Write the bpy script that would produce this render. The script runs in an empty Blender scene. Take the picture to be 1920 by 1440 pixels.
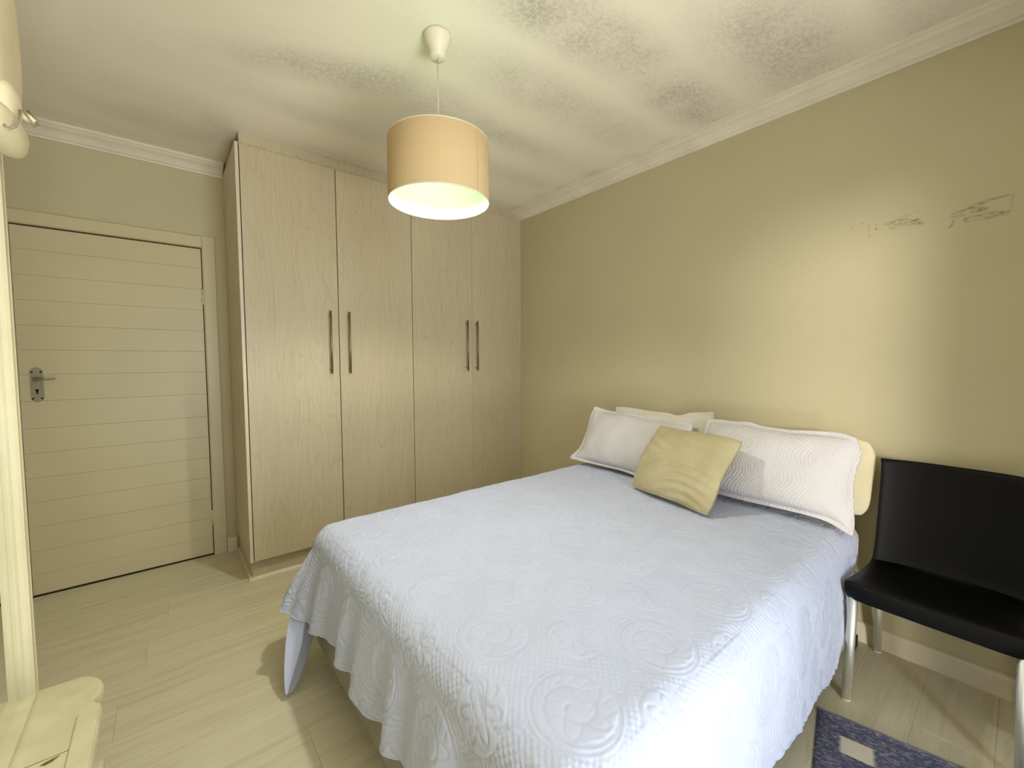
import bpy, bmesh, math, random
import numpy as np
from mathutils import Vector, Matrix, noise
random.seed(7); np.random.seed(7)
C = bpy.context.scene.collection
scene = bpy.context.scene
PI = math.pi

# ------------------------------------------------------------------ room size
R = 2.435      # headboard wall (plane X = R)
B = 3.427      # wall with the door (plane Y = B)
H = 2.581      # ceiling
XL = -0.80     # left wall
YF = -1.15     # window wall, behind the camera
WF = 2.822     # wardrobe door front plane
DW = 0.5173    # wardrobe door width
WL = R - 4*DW  # wardrobe left edge

# ------------------------------------------------------------------ camera
cam_d = bpy.data.cameras.new('camera'); cam = bpy.data.objects.new('camera', cam_d); C.objects.link(cam)
ya, pi_, ro = 0.69009, -0.05407, -0.00442
r_ = Vector((math.cos(ya), -math.sin(ya), 0))
f_ = Vector((math.sin(ya)*math.cos(pi_), math.cos(ya)*math.cos(pi_), math.sin(pi_)))
u_ = Vector((-math.sin(ya)*math.sin(pi_), -math.cos(ya)*math.sin(pi_), math.cos(pi_)))
r2 = r_*math.cos(ro) + u_*math.sin(ro); u2 = u_*math.cos(ro) - r_*math.sin(ro)
M = Matrix((r2, u2, -f_)).transposed().to_4x4(); M.translation = Vector((0, 0, 1.2929))
cam.matrix_world = M
cam_d.sensor_width = 36.0; cam_d.lens = 790.449/1920*36; cam_d.clip_start = 0.02
scene.camera = cam

# ------------------------------------------------------------------ light
scene.view_settings.view_transform = 'Standard'
scene.view_settings.look = 'None'
scene.view_settings.gamma = 1.0
scene.view_settings.exposure = 0.74
scene.view_settings.use_curve_mapping = False
world = bpy.data.worlds.new('sky'); scene.world = world; world.use_nodes = True
wb = world.node_tree.nodes['Background']
wb.inputs[0].default_value = (0.80, 0.90, 1.0, 1); wb.inputs[1].default_value = 1.2
sun_d = bpy.data.lights.new('sun', 'SUN'); sun = bpy.data.objects.new('sun', sun_d); C.objects.link(sun)
sun_d.energy = 1.35; sun_d.angle = math.radians(9); sun_d.color = (1.0, 0.96, 0.90)
sun_dir = Vector((0.77, 0.64, -0.10))
sun.rotation_euler = sun_dir.to_track_quat('-Z', 'Y').to_euler()
wl_d = bpy.data.lights.new('window_daylight', 'AREA'); wl = bpy.data.objects.new('window_daylight', wl_d); C.objects.link(wl)
wl_d.shape = 'RECTANGLE'; wl_d.size = 0.80; wl_d.size_y = 2.0; wl_d.energy = 14; wl_d.color = (0.72, 0.86, 1.0)
wl.location = (0.77, YF + 0.02, 1.15); wl.rotation_euler = (math.radians(90), 0, 0)   # shines towards +Y
wl.rotation_euler = Vector((0.0, 1.0, 0.0)).to_track_quat('-Z', 'Z').to_euler()

gb_d = bpy.data.lights.new('sunlit_ground_bounce', 'AREA'); gb = bpy.data.objects.new('sunlit_ground_bounce', gb_d); C.objects.link(gb)
gb_d.shape = 'RECTANGLE'; gb_d.size = 1.4; gb_d.size_y = 0.8; gb_d.energy = 75; gb_d.color = (1.0, 0.95, 0.84)
gb.location = (0.55, YF - 0.60, 0.02); gb.rotation_euler = Vector((0.0, 0.55, 0.83)).to_track_quat('-Z', 'Z').to_euler()

# ------------------------------------------------------------------ helpers
def lin(c):
    return tuple(((v/255)/12.92 if v/255 <= 0.04045 else ((v/255+0.055)/1.055)**2.4) for v in c)

class NT:
    """small node-tree builder"""
    def __init__(s, name):
        s.m = bpy.data.materials.new(name); s.m.use_nodes = True
        s.t = s.m.node_tree; s.t.nodes.clear()
        s.out = s.t.nodes.new('ShaderNodeOutputMaterial')
        s.b = s.t.nodes.new('ShaderNodeBsdfPrincipled'); s.t.links.new(s.b.outputs[0], s.out.inputs[0])
    def n(s, typ, ins=None, **kw):
        nd = s.t.nodes.new('ShaderNode'+typ)
        for k, v in kw.items(): setattr(nd, k, v)
        for k, v in (ins or {}).items():
            if hasattr(v, 'is_output'): s.t.links.new(v, nd.inputs[k])
            else: nd.inputs[k].default_value = v
        return nd
    def link(s, a, b): s.t.links.new(a, b)
    def coord(s, scale=(1, 1, 1), kind='Object', loc=(0, 0, 0)):
        tc = s.n('TexCoord'); mp = s.n('Mapping', {0: tc.outputs[kind], 1: loc, 3: scale}); return mp.outputs[0]
    def noise(s, vec, scale, detail=3, rough=0.5, dist=0.0):
        return s.n('TexNoise', {'Vector': vec, 'Scale': scale, 'Detail': detail, 'Roughness': rough, 'Distortion': dist}).outputs[0]
    def ramp(s, fac, stops, interp='LINEAR'):
        nd = s.n('ValToRGB', {0: fac}); cr = nd.color_ramp; cr.interpolation = interp
        while len(cr.elements) < len(stops): cr.elements.new(0.5)
        for e, (p, c) in zip(cr.elements, stops):
            e.position = p; e.color = (*c, 1) if len(c) == 3 else c
        return nd.outputs[0]
    def mix(s, fac, a, b, mode='MIX'):
        nd = s.n('Mix', data_type='RGBA', blend_type=mode)
        for i, v in ((0, fac), (6, a), (7, b)):
            if hasattr(v, 'is_output'): s.link(v, nd.inputs[i])
            else: nd.inputs[i].default_value = v if i == 0 else (*v, 1)
        return nd.outputs[2]
    def math(s, op, a, b=0.0, c=0.0):
        nd = s.n('Math', operation=op)
        for i, v in enumerate((a, b, c)):
            if hasattr(v, 'is_output'): s.link(v, nd.inputs[i])
            else: nd.inputs[i].default_value = v
        return nd.outputs[0]
    def bump(s, hgt, strength=0.2, dist=0.01):
        nd = s.n('Bump', {'Height': hgt, 'Strength': strength, 'Distance': dist}); s.link(nd.outputs[0], s.b.inputs['Normal'])
    def set(s, **kw):
        for k, v in kw.items():
            k = {'color': 'Base Color', 'rough': 'Roughness', 'metal': 'Metallic', 'spec': 'Specular IOR Level'}.get(k, k)
            if hasattr(v, 'is_output'): s.link(v, s.b.inputs[k])
            else: s.b.inputs[k].default_value = (*v, 1) if isinstance(v, tuple) and len(v) == 3 else v
        return s

def paint(name, rgb, rough=0.5, var=0.04, nscale=6, bump=0.05, bscale=300):
    t = NT(name); co = t.coord()
    c = lin(rgb); d = tuple(x*(1-var*3) for x in c)
    t.set(color=t.ramp(t.noise(co, nscale, 4), [(0.3, d), (0.7, c)]), rough=rough)
    if bump: t.bump(t.noise(co, bscale, 2), bump, 0.002)
    return t.m

def link(o, parent=None):
    C.objects.link(o)
    if parent is not None:
        o.parent = parent; o.matrix_parent_inverse = parent.matrix_world.inverted() if parent.type != 'EMPTY' else Matrix.Translation(-parent.location)
    return o

def mobj(name, verts, faces, mat, parent=None, smooth=False):
    me = bpy.data.meshes.new(name); me.from_pydata([tuple(v) for v in verts], [], faces); me.update()
    if smooth: me.polygons.foreach_set('use_smooth', [True]*len(me.polygons))
    if mat: me.materials.append(mat)
    return link(bpy.data.objects.new(name, me), parent)

def bobj(name, bm, mat, parent=None, smooth=False):
    me = bpy.data.meshes.new(name); bm.to_mesh(me); bm.free()
    if smooth: me.polygons.foreach_set('use_smooth', [True]*len(me.polygons))
    if mat: me.materials.append(mat)
    return link(bpy.data.objects.new(name, me), parent)

def add_box(bm, x0, x1, y0, y1, z0, z1, bev=0.0, seg=1):
    r = bmesh.ops.create_cube(bm, size=1.0)
    vs = r['verts']
    for v in vs:
        v.co = Vector((x0+(v.co.x+0.5)*(x1-x0), y0+(v.co.y+0.5)*(y1-y0), z0+(v.co.z+0.5)*(z1-z0)))
    if bev:
        es = list({e for v in vs for e in v.link_edges})
        bmesh.ops.bevel(bm, geom=es, offset=bev, segments=seg, affect='EDGES', profile=0.5)
    return bm

def box(name, dims, mat, parent=None, bev=0.0, seg=1):
    return bobj(name, add_box(bmesh.new(), *dims, bev=bev, seg=seg), mat, parent)

def boxes(name, lst, mat, parent=None, bev=0.0):
    bm = bmesh.new()
    for d in lst: add_box(bm, *d, bev=bev)
    return bobj(name, bm, mat, parent)

def tube(name, pts, rad, mat, parent=None, seg=12, cap=True, closed=False):
    pts = [Vector(p) for p in pts]; n = len(pts)
    rads = rad if isinstance(rad, (list, tuple)) else [rad]*n
    vs, fs = [], []
    prev = None
    for i, p in enumerate(pts):
        if closed: t = (pts[(i+1) % n]-pts[i-1]).normalized()
        else: t = (pts[min(i+1, n-1)]-pts[max(i-1, 0)]).normalized()
        if prev is None:
            a = Vector((0, 0, 1)) if abs(t.z) < 0.9 else Vector((1, 0, 0))
            nx = t.cross(a).normalized()
        else: nx = (prev - t*prev.dot(t)).normalized()
        prev = nx; ny = t.cross(nx)
        for k in range(seg):
            an = 2*PI*k/seg; vs.append(p+(nx*math.cos(an)+ny*math.sin(an))*rads[i])
    m = n if closed else n-1
    for i in range(m):
        j = (i+1) % n
        for k in range(seg):
            k2 = (k+1) % seg; fs.append((i*seg+k, i*seg+k2, j*seg+k2, j*seg+k))
    if cap and not closed:
        fs.append(tuple(range(seg))[::-1]); fs.append(tuple((n-1)*seg+k for k in range(seg)))
    return mobj(name, vs, fs, mat, parent, smooth=True)

def lathe(name, prof, c, mat, parent=None, seg=48, smooth=True):
    vs, fs = [], []
    for (r, z) in prof:
        for k in range(seg):
            a = 2*PI*k/seg; vs.append((c[0]+r*math.cos(a), c[1]+r*math.sin(a), c[2]+z))
    for i in range(len(prof)-1):
        for k in range(seg):
            k2 = (k+1) % seg; fs.append((i*seg+k, i*seg+k2, (i+1)*seg+k2, (i+1)*seg+k))
    return mobj(name, vs, fs, mat, parent, smooth)

def extrude(name, prof, p0, p1, ax_u, ax_v, mat, parent=None, smooth=False):
    """profile polygon (u,v) swept from p0 to p1"""
    p0, p1, ax_u, ax_v = map(Vector, (p0, p1, ax_u, ax_v)); n = len(prof)
    vs = [p0+ax_u*u+ax_v*v for u, v in prof]+[p1+ax_u*u+ax_v*v for u, v in prof]
    fs = [(i, (i+1) % n, n+(i+1) % n, n+i) for i in range(n)]+[tuple(range(n))[::-1], tuple(range(n, 2*n))]
    o = mobj(name, vs, fs, mat, parent, smooth)
    bm = bmesh.new(); bm.from_mesh(o.data); bmesh.ops.recalc_face_normals(bm, faces=bm.faces); bm.to_mesh(o.data); bm.free()
    return o

def prism(bm, outline, z0, z1, bev=0.0, seg=3):
    """outline (x,y) ccw, extruded in z"""
    vs = [bm.verts.new((x, y, z0)) for x, y in outline]; f = bm.faces.new(vs)
    r = bmesh.ops.extrude_face_region(bm, geom=[f]); top = [v for v in r['geom'] if isinstance(v, bmesh.types.BMVert)]
    for v in top: v.co.z = z1
    bmesh.ops.recalc_face_normals(bm, faces=bm.faces)
    if bev:
        es = [e for e in bm.edges if abs(e.verts[0].co.z-e.verts[1].co.z) < 1e-6]
        bmesh.ops.bevel(bm, geom=es, offset=bev, segments=seg, affect='EDGES', profile=0.5)
    return bm

def thing(name, label, cat, loc=(0, 0, 0), group=None):
    o = bpy.data.objects.new(name, None); C.objects.link(o); o.location = loc; o.empty_display_size = 0.1
    o['label'] = label; o['category'] = cat
    if group: o['group'] = group
    return o

def structure(o, label=None):
    o['kind'] = 'structure'
    if label: o['label'] = label
    return o

def dup(root, loc):
    r = root.copy(); C.objects.link(r); r.location = loc
    for ch in root.children:
        c = ch.copy(); C.objects.link(c); c.parent = r
    return r

def smooth01(x): 
    x = np.clip(x, 0, 1); return x*x*(3-2*x)

def grid_faces(nu, nv):
    i = np.arange(nu-1)[:, None]*nv+np.arange(nv-1)[None, :]
    return np.stack([i, i+nv, i+nv+1, i+1], -1).reshape(-1, 4)

def fast_mesh(name, V, F, mat, parent=None, smooth=True, attrs=None):
    me = bpy.data.meshes.new(name)
    me.vertices.add(len(V)); me.vertices.foreach_set('co', V.astype(np.float32).ravel())
    me.loops.add(F.size); me.loops.foreach_set('vertex_index', F.astype(np.int32).ravel())
    me.polygons.add(len(F)); me.polygons.foreach_set('loop_start', np.arange(0, F.size, F.shape[1], dtype=np.int32))
    me.update(calc_edges=True); me.validate()
    if smooth: me.polygons.foreach_set('use_smooth', np.ones(len(me.polygons), bool))
    for k, a in (attrs or {}).items():
        at = me.attributes.new(k, 'FLOAT', 'POINT'); at.data.foreach_set('value', a.astype(np.float32).ravel())
    if mat: me.materials.append(mat)
    return link(bpy.data.objects.new(name, me), parent)

# ------------------------------------------------------------------ materials
def mat_wall():
    t = NT('wall_paint'); co = t.coord()
    base = t.ramp(t.noise(co, 1.3, 4), [(0.3, lin((190, 179, 145))), (0.75, lin((196, 186, 152)))])
    at = t.n('Attribute', attribute_name='scuff').outputs['Fac']
    sp = t.ramp(t.noise(t.coord((1, 60, 140)), 1.0, 6, 0.7), [(0.42, (0, 0, 0)), (0.62, (1, 1, 1))])
    k = t.math('MULTIPLY', at, t.math('ADD', t.math('MULTIPLY', sp, 0.68), 0.08))
    t.set(color=t.mix(k, base, lin((70, 62, 46))), rough=0.55)
    t.bump(t.noise(co, 220, 3), 0.08, 0.002); return t.m
def mat_ceiling():
    t = NT('mould_stained_ceiling'); co = t.coord()
    base = t.ramp(t.noise(co, 0.9, 3), [(0.3, lin((236, 227, 206))), (0.7, lin((241, 234, 217)))])
    at = t.n('Attribute', attribute_name='mould').outputs['Fac']
    fog = t.ramp(t.noise(co, 5, 5, 0.6), [(0.30, (0.45, 0.45, 0.45)), (0.65, (1, 1, 1))])
    grain = t.ramp(t.noise(co, 55, 6, 0.8), [(0.38, (0.35,)*3), (0.62, (1, 1, 1))])
    k = t.math('MULTIPLY', t.math('MULTIPLY', at, fog), grain)
    spk = t.ramp(t.noise(co, 150, 3, 0.6), [(0.63, (0, 0, 0)), (0.72, (1, 1, 1))])
    k2 = t.math('MULTIPLY', t.math('MULTIPLY', t.math('POWER', at, 0.7), spk), 0.55)
    c = t.mix(t.math('MULTIPLY', k, 0.62), base, lin((112, 104, 86)))
    t.set(color=t.mix(k2, c, lin((62, 56, 44))), rough=0.8)
    t.bump(t.noise(co, 180, 3), 0.06, 0.002); return t.m
def mat_bleached(name, ca, cb, cc):
    t = NT(name)
    tc = t.n('TexCoord'); oi = t.n('ObjectInfo')
    off = t.n('CombineXYZ', {0: t.math('MULTIPLY', oi.outputs['Random'], 9.0), 1: 0.0, 2: t.math('MULTIPLY', oi.outputs['Random'], 31.0)}).outputs[0]
    pos = t.n('VectorMath', {0: tc.outputs['Object'], 1: off}, operation='ADD').outputs[0]
    m1 = t.n('Mapping', {0: pos, 3: (1, 1, 0.16)}).outputs[0]
    cath = t.noise(m1, 5.0, 2, 0.45, 0.6)
    rings = t.math('ABSOLUTE', t.math('SINE', t.math('MULTIPLY', cath, 62.0)))
    m2 = t.n('Mapping', {0: pos, 3: (1, 1, 0.025)}).outputs[0]
    fib = t.noise(m2, 130, 4, 0.6)
    broad = t.noise(t.n('Mapping', {0: pos, 3: (1, 1, 0.12)}).outputs[0], 3.0, 3)
    c = t.mix(t.ramp(broad, [(0.3, (0,)*3), (0.7, (1,)*3)]), ca, cb)
    c = t.mix(t.math('MULTIPLY', t.ramp(rings, [(0.0, (1,)*3), (0.35, (0,)*3)]), 0.34), c, cc)
    c = t.mix(t.math('MULTIPLY', t.ramp(fib, [(0.45, (0,)*3), (0.75, (1,)*3)]), 0.42), c, cc)
    t.set(color=c, rough=0.42, spec=0.35); t.bump(fib, 0.05, 0.001); return t.m
def mat_planks():
    t = NT('bleached_laminate'); tc = t.n('TexCoord'); oi = t.n('ObjectInfo')
    off = t.n('CombineXYZ', {0: t.math('MULTIPLY', oi.outputs['Random'], 40.0), 1: t.math('MULTIPLY', oi.outputs['Random'], 7.0), 2: 0.0}).outputs[0]
    pos = t.n('VectorMath', {0: tc.outputs['Object'], 1: off}, operation='ADD').outputs[0]
    g = t.noise(t.n('Mapping', {0: pos, 3: (0.5, 9, 1)}).outputs[0], 3.2, 6, 0.62, 0.3)
    fine = t.noise(t.n('Mapping', {0: pos, 3: (1, 30, 1)}).outputs[0], 9, 4, 0.6)
    smud = t.noise(t.n('Mapping', {0: pos, 3: (1.2, 6, 1)}).outputs[0], 2.4, 5, 0.7, 1.0)
    c = t.ramp(g, [(0.30, lin((202, 193, 162))), (0.5, lin((216, 208, 180))), (0.72, lin((223, 216, 190)))])
    c = t.mix(t.math('MULTIPLY', t.ramp(fine, [(0.5, (0,)*3), (0.8, (1,)*3)]), 0.3), c, lin((166, 152, 120)))
    c = t.mix(t.math('MULTIPLY', t.ramp(smud, [(0.60, (0,)*3), (0.78, (1,)*3)]), 0.42), c, lin((140, 124, 92)))
    c = t.mix(t.math('MULTIPLY', oi.outputs['Random'], 0.14), c, lin((176, 166, 138)))
    t.set(color=c, rough=t.ramp(fine, [(0.3, (0.30,)*3), (0.7, (0.42,)*3)]), spec=0.4); t.bump(fine, 0.04, 0.001); return t.m
def mat_cloth(name, rgb, rgb2=None, weave=900, bump=0.25, bdist=0.0008, rough=0.85, sheen=0.2):
    t = NT(name); co = t.coord()
    c = lin(rgb); d = lin(rgb2) if rgb2 else tuple(x*0.93 for x in c)
    n1 = t.noise(co, 9, 4); n2 = t.noise(co, weave, 2)
    t.set(color=t.mix(t.ramp(n1, [(0.3, (0,)*3), (0.7, (1,)*3)]), d, c), rough=rough, spec=0.15)
    t.b.inputs['Sheen Weight'].default_value = sheen
    t.bump(n2, bump, bdist); return t.m
def mat_metal(name, rgb, rough=0.3, brushed=True):
    t = NT(name); co = t.coord((200, 200, 3))
    n = t.noise(co, 4, 3)
    t.set(color=lin(rgb), metal=1.0, rough=t.ramp(n, [(0.3, (rough*0.85,)*3), (0.7, (rough*1.2,)*3)])); return t.m
def mat_plastic(name, rgb, rough=0.35, bump=0.06, spec=0.5):
    t = NT(name); co = t.coord()
    t.set(color=lin(rgb), rough=rough, spec=spec); t.bump(t.noise(co, 1400, 2), bump, 0.0006); return t.m
def mat_cream_wood():
    t = NT('cream_chalk_paint'); co = t.coord()
    n = t.noise(t.coord((1, 1, 0.2)), 14, 5, 0.6)
    c = t.ramp(n, [(0.3, lin((198, 187, 150))), (0.7, lin((214, 205, 173)))])
    w = t.noise(t.coord((1, 1, 0.08)), 40, 4, 0.7)
    c = t.mix(t.math('MULTIPLY', t.ramp(w, [(0.62, (0,)*3), (0.74, (1,)*3)]), 0.35), c, lin((190, 160, 104)))
    t.set(color=c, rough=0.55); t.bump(n, 0.12, 0.002); return t.m
M_wall, M_ceil = mat_wall(), mat_ceiling()
M_trim = paint('white_gloss_paint', (224, 214, 188), 0.4)
M_corn = paint('cornice_paint', (230, 221, 200), 0.6)
M_door = paint('door_paint', (205, 193, 156), 0.42, 0.02, 3, 0.04, 120)
M_gap = mat_plastic('gap_dark', (40, 34, 26), 0.9, 0)
M_ward = mat_bleached('bleached_oak_laminate', lin((198, 184, 156)), lin((189, 174, 146)), lin((164, 147, 118)))
M_edge = paint('laminate_edge', (214, 200, 176), 0.4)
M_plank = mat_planks()
M_sub = paint('subfloor', (120, 110, 86), 0.8)
M_steel = mat_metal('brushed_nickel', (150, 134, 108), 0.32)
M_alu = mat_metal('satin_aluminium', (224, 224, 218), 0.55)
M_plate = mat_metal('tarnished_steel', (150, 144, 120), 0.55); M_plate.node_tree.nodes['Principled BSDF'].inputs['Metallic'].default_value = .55
M_black = mat_plastic('black_plastic', (4, 4, 5), 0.42, 0.06, 0.18)
M_rubber = mat_plastic('black_rubber', (24, 23, 22), 0.7)
M_white = mat_plastic('white_plastic', (222, 214, 194), 0.4, 0)
M_quilt = mat_cloth('white_quilted_cotton', (198, 204, 228), (193, 199, 224), 700, 0.2, 0.0006)
M_sham = mat_cloth('sham_quilted_cotton', (212, 208, 209), (206, 202, 203), 420, 0.5, 0.0014)
M_pill = mat_cloth('white_pillowcase', (226, 221, 212), (220, 214, 200), 600, 0.2)
M_cream = mat_cloth('cream_pillowcase', (224, 213, 180), (216, 204, 168), 600, 0.2)
M_matt = mat_cloth('mattress_ticking', (214, 208, 196), (206, 200, 186), 500, 0.3)
M_base = mat_cloth('grey_suede', (150, 144, 124), (132, 126, 106), 300, 0.25, 0.001, 0.95, 0.3)
M_wood = mat_cream_wood()
M_rawwood = paint('bare_brown_wood', (126, 92, 44), 0.7, 0.1, 60)
M_bag = mat_cloth('cream_leather', (228, 216, 182), (218, 204, 166), 160, 0.3, 0.0015, 0.5, 0.0)

# ------------------------------------------------------------------ the setting
structure(box('floor', (XL-.15, R+.15, YF-.15, B+.15, -0.12, -0.012), M_sub), 'pale bleached wood laminate floor')
floor = bpy.data.objects['floor']
# laminate planks, running along X
pw, pl = 0.193, 1.285
ys = np.arange(YF, B, pw); meshes = {}
for i, y0 in enumerate(ys):
    y1 = min(y0+pw, B); st = -(i*0.47 % 1.0)*pl
    x = XL+st
    while x < R:
        a, b = max(x, XL), min(x+pl, R); x += pl
        if b-a < 0.02: continue
        key = (round(b-a, 3), round(y1-y0, 3))
        if key not in meshes:
            bm = add_box(bmesh.new(), 0, b-a-0.0004, 0, y1-y0-0.0004, -0.012, 0.0, bev=0.0007)
            me = bpy.data.meshes.new('plank'); bm.to_mesh(me); bm.free(); me.materials.append(M_plank); meshes[key] = me
        o = bpy.data.objects.new('plank', meshes[key]); o.location = (a, y0, 0); link(o)
        o.parent = floor

# ceiling with mould density per vertex
n_x, n_y = 170, 230
gx, gy = np.meshgrid(np.linspace(XL, R, n_x), np.linspace(YF, B, n_y), indexing='ij')
mould = np.zeros_like(gx)
def patch(cx, cy, rx, ry, s, rot=0.0):
    global mould
    c, sn = math.cos(rot), math.sin(rot)
    u = ((gx-cx)*c+(gy-cy)*sn)/rx; v = (-(gx-cx)*sn+(gy-cy)*c)/ry
    d = np.sqrt(u*u+v*v); mould = np.maximum(mould, s*smooth01((1.7-d)/1.5))
mould += 0.10*(0.5+0.5*np.cos((gy-1.13)*2*PI/.40))*(gx > -.2)
patch(1.32, 1.14, .48, .14, 0.95, -0.1); patch(1.12, 1.19, .16, .10, 1.0); patch(1.52, 1.12, .18, .12, .9)
patch(2.06, 1.12, .34, .14, 1.0, -0.05); patch(2.16, 1.10, .18, .11, .95)
patch(2.02, .70, .42, .19, .95, -0.1); patch(1.86, .62, .3, .14, .7)
patch(.68, 1.99, .44, .11, .85, -0.35); patch(.80, 1.90, .22, .09, .75, -.3)
patch(1.46, 1.53, .42, .14, .62); patch(1.95, 1.50, .3, .13, .6)
patch(1.45, 1.96, .5, .10, .72); patch(1.15, 1.90, .2, .09, .6); patch(1.75, 1.95, .25, .1, .5)
patch(2.05, .26, .36, .14, .5); patch(1.35, .60, .3, .13, .38); patch(1.25, .85, .25, .08, .25)
patch(.2, 1.75, .3, .08, .28, -.3); patch(-.05, 1.9, .3, .1, .2); patch(.70, 2.42, .35, .09, .42); patch(1.5, 2.32, .5, .1, .42); patch(2.0, 2.3, .25, .1, .4)
patch(0.1, 3.0, .35, .13, .42); patch(0.28, 2.9, .1, .2, .45); patch(1.4, 2.78, 1.0, .07, .5); patch(-.3, 3.25, .5, .08, .25)
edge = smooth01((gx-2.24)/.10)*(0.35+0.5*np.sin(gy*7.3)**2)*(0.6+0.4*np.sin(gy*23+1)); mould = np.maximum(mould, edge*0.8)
V = np.stack([gx, gy, np.full_like(gx, H)], -1).reshape(-1, 3); F = grid_faces(n_x, n_y)[:, ::-1]
ceil = fast_mesh('ceiling', V, F, M_ceil, smooth=False, attrs={'mould': mould.ravel()})
structure(ceil, 'white ceiling spotted with bands of grey mould')
box('slab', (XL-.15, R+.15, YF-.15, B+.15, H+.004, H+.12), M_sub, ceil)

# headboard wall with the scuff marks (fine grid where the marks are)
yy = np.unique(np.concatenate([np.linspace(YF, B, 40), np.linspace(-0.02, 0.62, 260)]))
zz = np.unique(np.concatenate([np.linspace(0, H, 30), np.linspace(1.72, 2.02, 150)]))
gy2, gz2 = np.meshgrid(yy, zz, indexing='ij'); scuff = np.zeros_like(gy2)
def stroke(pts, w, s):
    global scuff
    for (a, b) in zip(pts[:-1], pts[1:]):
        a, b = np.array(a), np.array(b); d = b-a; t = np.clip(((gy2-a[0])*d[0]+(gz2-a[1])*d[1])/(d@d), 0, 1)
        dist = np.hypot(gy2-a[0]-t*d[0], gz2-a[1]-t*d[1]); scuff = np.maximum(scuff, s*smooth01(1.3-dist/w))
SCUFFS = [([(.202,1.868),(.150,1.878),(.105,1.893),(.048,1.900)], .005, .95), ([(.048,1.900),(.047,1.872)], .004, .9), ([(.047,1.872),(.052,1.838)], .004, .35),
 ([(.155,1.884),(.11,1.892)], .008, .9), ([(.145,1.868),(.115,1.866)], .011, .8), ([(.15,1.862),(.125,1.862)], .007, 1.0), ([(.17,1.838),(.11,1.846),(.055,1.838)], .006, .85),
 ([(.165,1.828),(.11,1.827),(.06,1.835)], .005, .7), ([(.13,1.836),(.06,1.830)], .009, .4), ([(.203,1.858),(.17,1.855)], .008, .5), ([(.196,1.845),(.200,1.83)], .004, .8), ([(.200,1.825),(.208,1.817)], .004, .8),
 ([(.40,1.878),(.33,1.884)], .006, .75), ([(.39,1.868),(.30,1.872)], .007, .7), ([(.385,1.858),(.31,1.858)], .006, .7), ([(.375,1.885),(.36,1.888)], .006, .7), ([(.315,1.87),(.29,1.858)], .011, .8), ([(.30,1.855),(.285,1.850)], .006, .6), ([(.355,1.893),(.30,1.905)], .004, .35),
 ([(.46,1.893),(.459,1.835)], .0035, .45), ([(.435,1.89),(.434,1.87)], .003, .5), ([(.435,1.866),(.432,1.862)], .005, .8), ([(.456,1.845),(.450,1.838)], .004, .6), ([(.52,1.90),(.518,1.885)], .004, .35), ([(.485,1.902),(.48,1.90)], .003, .7), ([(.49,1.89),(.485,1.886)], .003, .4)]
for p_, w_, s_ in SCUFFS: stroke(p_, w_, s_)
V = np.stack([np.full_like(gy2, R), gy2, gz2], -1).reshape(-1, 3)
wr = fast_mesh('wall_right', V, grid_faces(len(yy), len(zz))[:, ::-1], M_wall, smooth=False, attrs={'scuff': scuff.ravel()})
structure(wr, 'beige wall behind the bed with dark scuff marks'); box('masonry', (R+.003, R+.15, YF-.15, B+.15, -.12, H+.12), M_sub, wr)

DXR, DXL, DH = 0.2145, -0.6022, 2.032           # door leaf
structure(boxes('wall_back', [(XL-.15, DXL-.03, B, B+.15, -.12, H+.1), (DXR+.004, R+.15, B, B+.15, -.12, H+.1), (DXL-.03, DXR+.004, B, B+.15, DH+.006, H+.1)], M_wall), 'beige wall with the white door')
structure(box('wall_left', (XL-.15, XL, YF-.15, B, -.12, H+.1), M_wall))
WX0, WX1, WZ0, WZ1 = -0.24, 1.20, 0.05, 2.25
structure(boxes('wall_front', [(XL, WX0, YF-.15, YF, -.12, H+.1), (WX1, R, YF-.15, YF, -.12, H+.1), (WX0, WX1, YF-.15, YF, WZ1, H+.1), (WX0, WX1, YF-.15, YF, -.12, WZ0)], M_wall))
box('light_blocker', (WX1+.02, WX1+.26, YF+.001, -0.70, 0, H-.001), M_wall, bpy.data.objects['wall_front'])  # unseen block added to keep window light off part of the right wall
win = structure(boxes('window_1', [(WX0, WX0+.05, YF-.13, YF-.07, WZ0, WZ1), (WX1-.05, WX1, YF-.13, YF-.07, WZ0, WZ1), (WX0+.05, WX1-.05, YF-.13, YF-.07, WZ1-.05, WZ1), (WX0+.05, WX1-.05, YF-.13, YF-.07, WZ0, WZ0+.05)], M_trim))
tg = NT('window_glass'); tr = tg.n('BsdfTransparent'); gl = tg.n('BsdfGlossy', {'Roughness': 0.02}); mx = tg.n('MixShader', {0: 0.06}); tg.link(tr.outputs[0], mx.inputs[1]); tg.link(gl.outputs[0], mx.inputs[2]); tg.link(mx.outputs[0], tg.out.inputs[0])
box('pane', (WX0+.045, WX1-.045, YF-.103, YF-.097, WZ0+.045, WZ1-.045), tg.m, win)

# cornices
cp = [(0, -.074), (.010, -.074), (.013, -.066), (.024, -.060), (.036, -.046), (.050, -.034), (.066, -.026), (.080, -.014), (.086, -.012), (.088, 0), (0, 0)]
o = structure(extrude('trim_1', cp, (R, YF, H), (R, WF+.017, H), (-1, 0, 0), (0, 0, 1), M_corn), 'white moulded cornice above the bed wall')
o = structure(extrude('trim_2', cp, (XL, B, H), (WL-.018, B, H), (0, -1, 0), (0, 0, 1), M_corn), 'white moulded cornice above the door')
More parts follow.
